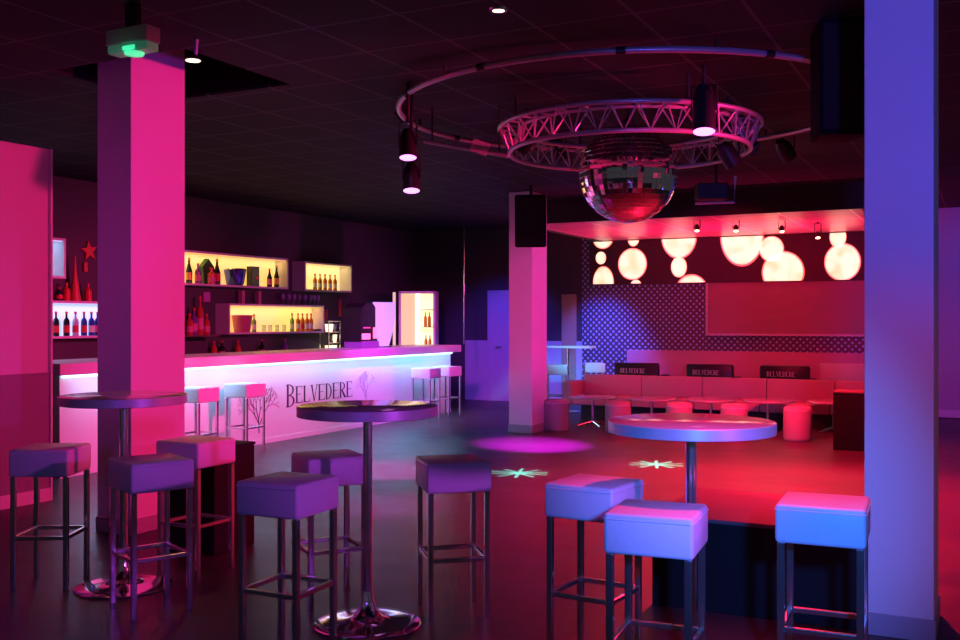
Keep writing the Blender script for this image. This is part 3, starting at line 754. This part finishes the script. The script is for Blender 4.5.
for i, (px, py) in enumerate(((341, 308), (346, 312), (327, 315))):
    q = at_x(px, py, LW+.05); o = obj('wall_ornament', box(nb(), (0, 0, 0), (.05, .04, .3 if i == 0 else .2), 0, .01), M['star'], None); o.location = (LW+.027, q.y, q.z)
    tag(o, ('tall narrow red strip light on the dark wall right of the yellow boxes', 'short narrow red strip beside the taller red strip', 'narrow red strip above the sparkling glass rack')[i], 'ornament', 'red strips on the dark wall')
# drinks machine on the bar counter
q = at_x(359, 345, -8.45)
dm = thing('drinks_machine', 'dark rounded drinks machine with orange lit panels on the bar counter', 'machine', (-8.4, q.y, 1.115))
prf = [(-.24, .1), (.2, .1), (.2, .48), (.17, .6), (.08, .67), (-.08, .67), (-.2, .6), (-.24, .48)]
obj('body', prism(nb(), prf, -.18, .14, 'yz'), M['black'], dm)
obj('base', box(nb(), (0, 0, .05), (.34, .44, .10), 0, .01), mat('violet_tray', (.35, .2, .5), .4), dm)
obj('lit_panel', box(nb(), (.145, -.1, .17), (.012, .22, .09), 0, .004), M['orange'], dm)
obj('lit_panel', box(nb(), (.145, -.08, .30), (.012, .18, .02), 0, .002), mat('red_display', (.5, .5, .5), .5, emit=(1, .02, .02), es=.8), dm)
obj('lit_panel', box(nb(), (.145, .14, .22), (.012, .1, .17), 0, .004), M['orange'], dm)
# board
q = at_x(384, 345, -8.2)
bd = thing('tapered_board', 'pale blue board tapering to the bottom, standing on the bar counter', 'sign', (-8.2, q.y, 1.115), radians(-28))
pts = []
for k in range(13):
    tt = k/12; pts.append((.075+.115*(1-(1-tt)**2.2), .02+tt*.66))
outl = [(a, z) for a, z in pts]+[(.19, .685), (-.19, .685)]+[(-a, z) for a, z in reversed(pts)]
obj('board', prism(nb(), outl, -.015, .015, 'yz'), M['blueplastic'], bd)
obj('stand', box(nb(), (0, 0, .01), (.12, .2, .02), 0, .003), M['chrome'], bd)
# fridge
q = at(417, 330, 17.3)
fr = thing('display_fridge', 'tall yellow lit display fridge behind the far end of the bar', 'fridge', (q.x, q.y, 0), YAW-radians(4))
W = .64; H = 2.03
bm = nb(); box2(bm, (-W/2, 0, 0), (-W/2+.04, .5, H)); box2(bm, (W/2-.04, 0, 0), (W/2, .5, H)); box2(bm, (-W/2, 0, H-.04), (W/2, .5, H)); box2(bm, (-W/2, 0, 0), (W/2, .5, .2)); box2(bm, (-W/2, .48, 0), (W/2, .5, H))
obj('cabinet', bm, M['white'], fr)
obj('lit_back', box2(nb(), (-W/2+.04, .46, .2), (W/2-.04, .48, H-.04)), M['fridge'], fr)
obj('lit_side', box2(nb(), (-W/2+.04, .02, .2), (-.03, .05, H-.04)), mat('frosted_door', (.8, .72, .4), .4, emit=(1, .85, .33), es=.6), fr)
obj('light_strip', box2(nb(), (-.03, .01, .2), (.05, .04, H-.04)), emat('fridge_tube', (1, .9, .55), 1.6), fr)
for z in (.6, 1.0, 1.4, 1.7): obj('shelf', box2(nb(), (.05, .05, z), (W/2-.04, .46, z+.015)), M['chrome'], fr)
o = obj('door_edge', box2(nb(), (-W/2-.10, -.02, .0), (-W/2-.055, .02, H-.02)), emat('door_edge_glow', (1, .8, .35), .55), fr)  # edge glows by itself in place of fridge light falling on it
for i, (dx, z) in enumerate(((.12, 1.415), (.19, 1.415), (.13, 1.015), (.2, 1.015))):
    obj('bottle', lathe(nb(), [(0, 0), (.03, 0), (.03, .15), (.012, .2), (.012, .25), (0, .25)], (dx, .2, z), 12), GL['amber'], fr, True)
# vertical lettering board (characters in the photo are blurred to short bars)
q = at_x(449, 315, -9.6)
vs = thing('striped_wall_sign', 'dark vertical sign with columns of small grey and red bars behind the far bar end', 'sign', (q.x, q.y-.02, 1.25), YAW)
obj('board', box2(nb(), (-.24, 0, -.2), (.2, .03, .98)), M['black'], vs)
for i in range(14): obj('bar_mark', box2(nb(), (-.16, -.006, .02+i*.065), (-.07, 0, .045+i*.065)), mat('grey_mark', (.5, .5, .6), .5) if i == 0 else bpy.data.materials['grey_mark'], vs)
for i in range(7): obj('bar_mark', box2(nb(), (.0, -.006, .36+i*.075), (.06, 0, .385+i*.075)), mat('red_mark', (.7, .2, .3), .5) if i == 0 else bpy.data.materials['red_mark'], vs)

# ------------------------------------------------------------------ ceiling equipment
EX = at(133, 40, 5.5)
ex = thing('exit_sign', 'white boxed emergency exit light glowing green above the left pillar', 'exit sign', (EX.x, EX.y, 2.975), radians(0))
obj('housing', box(nb(), (0, 0, .11), (.30, .11, .09), 0, .008), mat('exit_housing', (.7, .66, .7), .5), ex)
obj('diffuser', box(nb(), (0, 0, .045), (.29, .10, .05), 0, .012), mat('exit_diffuser', (.55, .65, .62), .3, emit=(.05, .5, .3), es=.12), ex)
obj('lamp', lathe(nb(), [(0, -.012), (.05, -.012), (.055, 0), (0, 0)], (.02, -.01, .02), 20), M['greenlens'], ex)
obj('lamp', box(nb(), (.02, -.052, .04), (.09, .008, .022), 0, .003), M['greenlens'], ex)
obj('bracket', box(nb(), (0, 0, .224), (.08, .04, .142)), M['black'], ex)
l = bpy.data.lights.new('exit_sign_light', 'POINT'); l.color = (.1, 1, .5); l.energy = .03; l.shadow_soft_size = .03
o = bpy.data.objects.new('exit_sign_light', l); C.objects.link(o); o.location = (EX.x, EX.y-.12, 2.96)

def rot_to(d):
    return Vector((0, 0, 1)).rotation_difference(Vector(d).normalized()).to_matrix().to_4x4()
def par_can(label, p, d, lens, group, r=.065, ln=.22, ztop=CH, cat='spotlight', name='spotlight'):
    """p: centre of the lens; d: pointing direction"""
    t = thing(name, label, cat, p, 0, group); R4 = rot_to(-Vector(d))
    obj('housing', lathe(nb(), [(r*.96, 0), (r, 0), (r, ln*.7), (r*.6, ln), (0, ln)], seg=24, M4=R4), M['black'], t, True)
    obj('lens', lathe(nb(), [(0, .004), (r*.95, .004), (r*.95, .012), (0, .012)], seg=24, M4=R4), M[lens], t)
    c = R4 @ Vector((0, 0, ln*.45)); yb = nb()
    tube(yb, [(c.x+r+.01, c.y, c.z), (c.x+r+.01, c.y, c.z+.17), (c.x-r-.01, c.y, c.z+.17), (c.x-r-.01, c.y, c.z)], .008, 6)
    obj('yoke', yb, M['black'], t)
    if ztop: obj('stem', tube(nb(), [(c.x, c.y, c.z+.17), (c.x, c.y, ztop-p[2])], .014, 8), M['black'], t, True)
    return t
tocam = lambda p, k: Vector((-p[0]*k, -p[1]*k, -1))
p = at(408, 158, 7.3); par_can('upper of two violet spotlights left of the light ring', p, tocam(p, .035), 'lens', 'violet spotlights')
p2 = at(411.5, 191, 7.5); par_can('lower of two violet spotlights left of the light ring', p2, tocam(p2, .035), 'lens', 'violet spotlights')
p = at(704, 132, 6.8); par_can('large violet lit spotlight hanging in front of the mirror ball', p, tocam(p, .035), 'lens', 'violet spotlights', .078, .34)
p = at(398, 118, 8.4); par_can('unlit spotlight angled left above the violet pair', p, (-.7, -.3, -.6), 'black', None, .06, .16)
# big downlight
p = at_z(498.5, 9, CH)
dl = thing('downlight', 'small warm round downlight in the ceiling at the top of the picture', 'downlight', (p.x, p.y, CH))
obj('ring', lathe(nb(), [(.035, -.012), (.05, -.012), (.055, 0), (.035, 0)], seg=24), M['chrome'], dl, True)
obj('lens', lathe(nb(), [(0, -.01), (.034, -.01), (.034, -.004), (0, -.004)], seg=24), M['warmlens'], dl)
p = at(195.5, 58, 6.2)
ss = thing('pendant_spotlight', 'tiny hanging spotlight with blue lit stem beside the top of the left pillar', 'spotlight', p)
obj('stem', tube(nb(), [(0, 0, .02), (.01, 0, CH-p.z)], .012, 8), M['edge'], ss, True)
obj('shade', lathe(nb(), [(.05, -.012), (.055, -.01), (.02, .03), (0, .03), ], (-.02, 0, 0), 20), M['black'], ss, True)
obj('lens', lathe(nb(), [(0, -.016), (.045, -.016), (.045, -.012), (0, -.012)], (-.02, 0, 0), 20), emat('warm_white_lens', (1, .8, .55), 2), ss)

# mirror ball
RC = at(628, 300, 8.0); CX, CY = RC.x, RC.y
bz = CAMZ+.146*8.0
mb = thing('mirror_ball', 'large faceted mirror ball hanging in the middle of the circular truss', 'mirror ball', (CX, CY, bz))
bm = nb(); RB = .39
nl = 30; vr = []
for i in range(1, nl):
    th_ = pi*i/nl; n = 60
    vr.append([bm.verts.new((RB*sin(th_)*cos(2*pi*k/n), RB*sin(th_)*sin(2*pi*k/n), RB*cos(th_))) for k in range(n)])
for a, b in zip(vr, vr[1:]):
    for k in range(60): bm.faces.new([a[k], a[(k+1) % 60], b[(k+1) % 60], b[k]])
bm.faces.new(vr[0]); bm.faces.new(vr[-1])
bmesh.ops.recalc_face_normals(bm, faces=bm.faces)
fc = bm.faces[:]
r_ = bmesh.ops.inset_individual(bm, faces=fc, thickness=.0022, depth=.0015)
for f in fc:   # each mirror tile is glued at a slightly different angle
    d_ = Vector((random.uniform(-1, 1), random.uniform(-1, 1), random.uniform(-1, 1)))*.0009
    n_ = f.normal.copy(); c_ = f.calc_center_median(); ax = n_.cross(d_)
    bmesh.ops.rotate(bm, cent=c_, matrix=Matrix.Rotation(random.uniform(-.016, .016), 3, ax.normalized() if ax.length > 0 else Vector((1, 0, 0))), verts=f.verts)
M['mirror'] = mat('mirror_tiles', (.92, .92, .94), .035, 1)
obj('mirror_sphere', bm, M['mirror'], mb)
obj('cap', lathe(nb(), [(0, RB-.005), (.05, RB-.005), (.05, RB+.03), (.02, RB+.06), (0, RB+.06)], seg=20), M['black'], mb, True)
obj('motor', lathe(nb(), [(0, RB+.06), (.012, RB+.06), (.012, RB+.5), (.06, RB+.5), (.06, CH-bz), (0, CH-bz)], seg=20), M['black'], mb, True)

# circular truss: two upper chords, one lower chord and braces
TR = 1.03; tz = 3.06
trs = thing('circular_truss', 'circular metal lattice truss hanging round the mirror ball', 'truss', (CX, CY, tz))
def ring_pts(R, z, n=72): return [(R*cos(2*pi*i/n), R*sin(2*pi*i/n), z) for i in range(n)]
for R, z in ((TR, 0), (TR-.16, 0), (TR-.08, -.19)): obj('chord', tube(nb(), ring_pts(R, z), .018, 10, True), M['truss'], trs, True)
nbz = 32
for i in range(nbz):
    a = 2*pi*i/nbz; b = 2*pi*(i+.5)/nbz; c = 2*pi*(i+1)/nbz
    P = lambda R, an, z: (R*cos(an), R*sin(an), z)
    bb_ = nb(); tube(bb_, [P(TR, a, 0), P(TR-.08, b, -.19), P(TR, c, 0)], .008, 6); tube(bb_, [P(TR-.16, a, 0), P(TR-.08, b, -.19), P(TR-.16, c, 0)], .008, 6)
    tube(bb_, [P(TR, a, 0), P(TR-.16, a, 0)], .008, 6)
    obj('brace', bb_, M['truss'], trs, True)
for k in range(4):
    a = pi/4+k*pi/2; obj('hanger', tube(nb(), [((TR-.08)*cos(a), (TR-.08)*sin(a), 0), ((TR-.08)*cos(a), (TR-.08)*sin(a), CH-tz)], .012, 8), M['black'], trs)
# outer pipe ring
orr = thing('pipe_ring', 'large thin curved lighting pipe hung from the ceiling outside the truss', 'pipe', (CX, CY, 3.2))
obj('pipe', tube(nb(), ring_pts(1.83, 0, 120), .022, 12, True), M['truss'], orr, True)
for k in range(12):
    a = .3+k*pi/6; c = Vector((1.83*cos(a), 1.83*sin(a), 0)); d = Vector((-sin(a), cos(a), 0))
    obj('coupler', tube(nb(), [c-d*.03, c+d*.03], .028, 12), M['black'], orr)
for k in range(6):
    a = .1+k*pi/3; obj('hanger', tube(nb(), [(1.83*cos(a), 1.83*sin(a), 0), (1.83*cos(a), 1.83*sin(a), CH-3.2)], .01, 8), M['black'], orr)
# straight bar with small panel
a = at(424, 141, 8.2); b = at(508, 156, 8.0)
lbx = thing('light_bar', 'straight violet lit bar left of the mirror ball with a small tilted panel', 'bar', (a.x, a.y, a.z))
obj('bar', tube(nb(), [(0, 0, 0), b-a], .018, 10), M['edge'], lbx, True)
for k in (.1, .9):
    c = (b-a)*k; obj('hanger', tube(nb(), [c, (c.x, c.y, CH-a.z)], .008, 6), M['black'], lbx)
c = at(480, 147, 8.0)-a
pl = obj('panel', box(nb(), (0, 0, 0), (.14, .03, .10), 0, .004), M['edge'], lbx); pl.location = c; pl.rotation_euler = (radians(25), radians(20), YAW)
# unlit spotlights round the truss
for i, (px, py, D, d, lab) in enumerate(((520, 150, 8.3, (-.6, .1, -.7), 'dark spotlight at the left end of the circular truss'), (560, 158, 9.0, (0, .6, -.7), 'dark spotlight below the far left of the truss'),
                                   (735, 165, 7.8, (.4, .3, -.7), 'dark spotlight right of the mirror ball'), (755, 150, 8.5, (.7, 0, -.5), 'dark spotlight at the right end of the truss'),
                                   (790, 158, 9.2, (.3, .5, -.6), 'dark spotlight far right of the mirror ball'), (700, 165, 9.0, (0, .6, -.7), 'dark spotlight behind the violet lit spotlight'))):
    par_can(lab, at(px, py, D), d, 'warmlens' if False else 'black', 'dark spotlights round the truss', .07, .2)
# rectangular floodlight bracket
p = at(716, 192, 8.6)
fl = thing('floodlight', 'rectangular floodlight in an angled bracket right of the mirror ball', 'floodlight', p, YAW)
obj('housing', box(nb(), (-.04, 0, 0), (.26, .16, .14), 0, .01), M['black'], fl)
bm = nb(); tube(bm, [(-.2, -.1, -.11), (.13, -.1, -.10), (.14, -.1, .12)], .012, 8); obj('bracket', bm, M['edge'], fl, True)
obj('stem', tube(nb(), [(0, 0, .07), (0, 0, CH-p.z)], .014, 8), M['black'], fl)
# curved bright arm right of the ball
a = [at(729, 108, 7.6), at(745, 113, 7.6), at(755, 121, 7.6), at(752, 130, 7.6), at(744, 138, 7.6)]
ar = tag(obj('cable_arm', tube(nb(), a+[], .02, 8), M['edge'], None, True), 'short bent metal arm catching blue and pink light right of the truss', 'arm')

# small spotlights under the ceiling tinted with red glow
for i, (px, py, lab) in enumerate(((697, 231, 'small ceiling spotlight over the middle moon discs'), (736, 229, 'small ceiling spotlight left of the big moon disc'), (782, 230, 'small ceiling spotlight between the big moon discs'), (818, 238, 'small ceiling spotlight beside the rightmost moon'))):
    p = at(px, py, 14.2+i*.1); par_can(lab, (p.x, p.y, min(p.z, 2.80)), (.15, -.5, -1), 'warmlens', 'small spotlights under the pink ceiling', .035, .1, 2.95)
p = at(547, 244, 12.9)

# speakers
def speaker(label, p, w, d, h, rz, tilt=0, bracket=True):
    t = thing('loudspeaker', label, 'loudspeaker', p, rz, 'black loudspeakers')
    t.rotation_euler = (tilt, 0, rz)
    k = w/2
    pts = [(-k, -d/2), (k, -d/2), (k*.7, d/2), (-k*.7, d/2)]
    bm = nb(); A = [bm.verts.new((x, y_, -h/2)) for x, y_ in pts]; B = [bm.verts.new((x, y_, h/2)) for x, y_ in pts]
    bm.faces.new(A); bm.faces.new(B)
    for i in range(4): bm.faces.new([A[i], A[(i+1) % 4], B[(i+1) % 4], B[i]])
    bmesh.ops.bevel(bm, geom=bm.edges[:], offset=.012, segments=2, affect='EDGES')
    obj('cabinet', bm, M['cabinetblack'], t, True)
    obj('grille', box(nb(), (0, -d/2-.006, 0), (w*.9, .012, h*.92), 0, .004), mat('grille_'+str(len(bpy.data.materials)), (.008, .008, .009), .8, nscale=200, bump=.6), t)
    if bracket: obj('bracket', tube(nb(), [(0, 0, h/2-.01), (0, 0, h/2+.12)], .02, 8), M['black'], t)
    return t
p = at(531, 221, 12.75); speaker('black loudspeaker mounted high on the front of the middle pillar', p, .40, .30, .66, YAW-.1, radians(6))
q = at(838, 80, 5.9); speaker('large black loudspeaker hanging beside the right pillar under the ceiling', (q.x, q.y, 2.93), .32, .32, .66, YAW, 0, False)
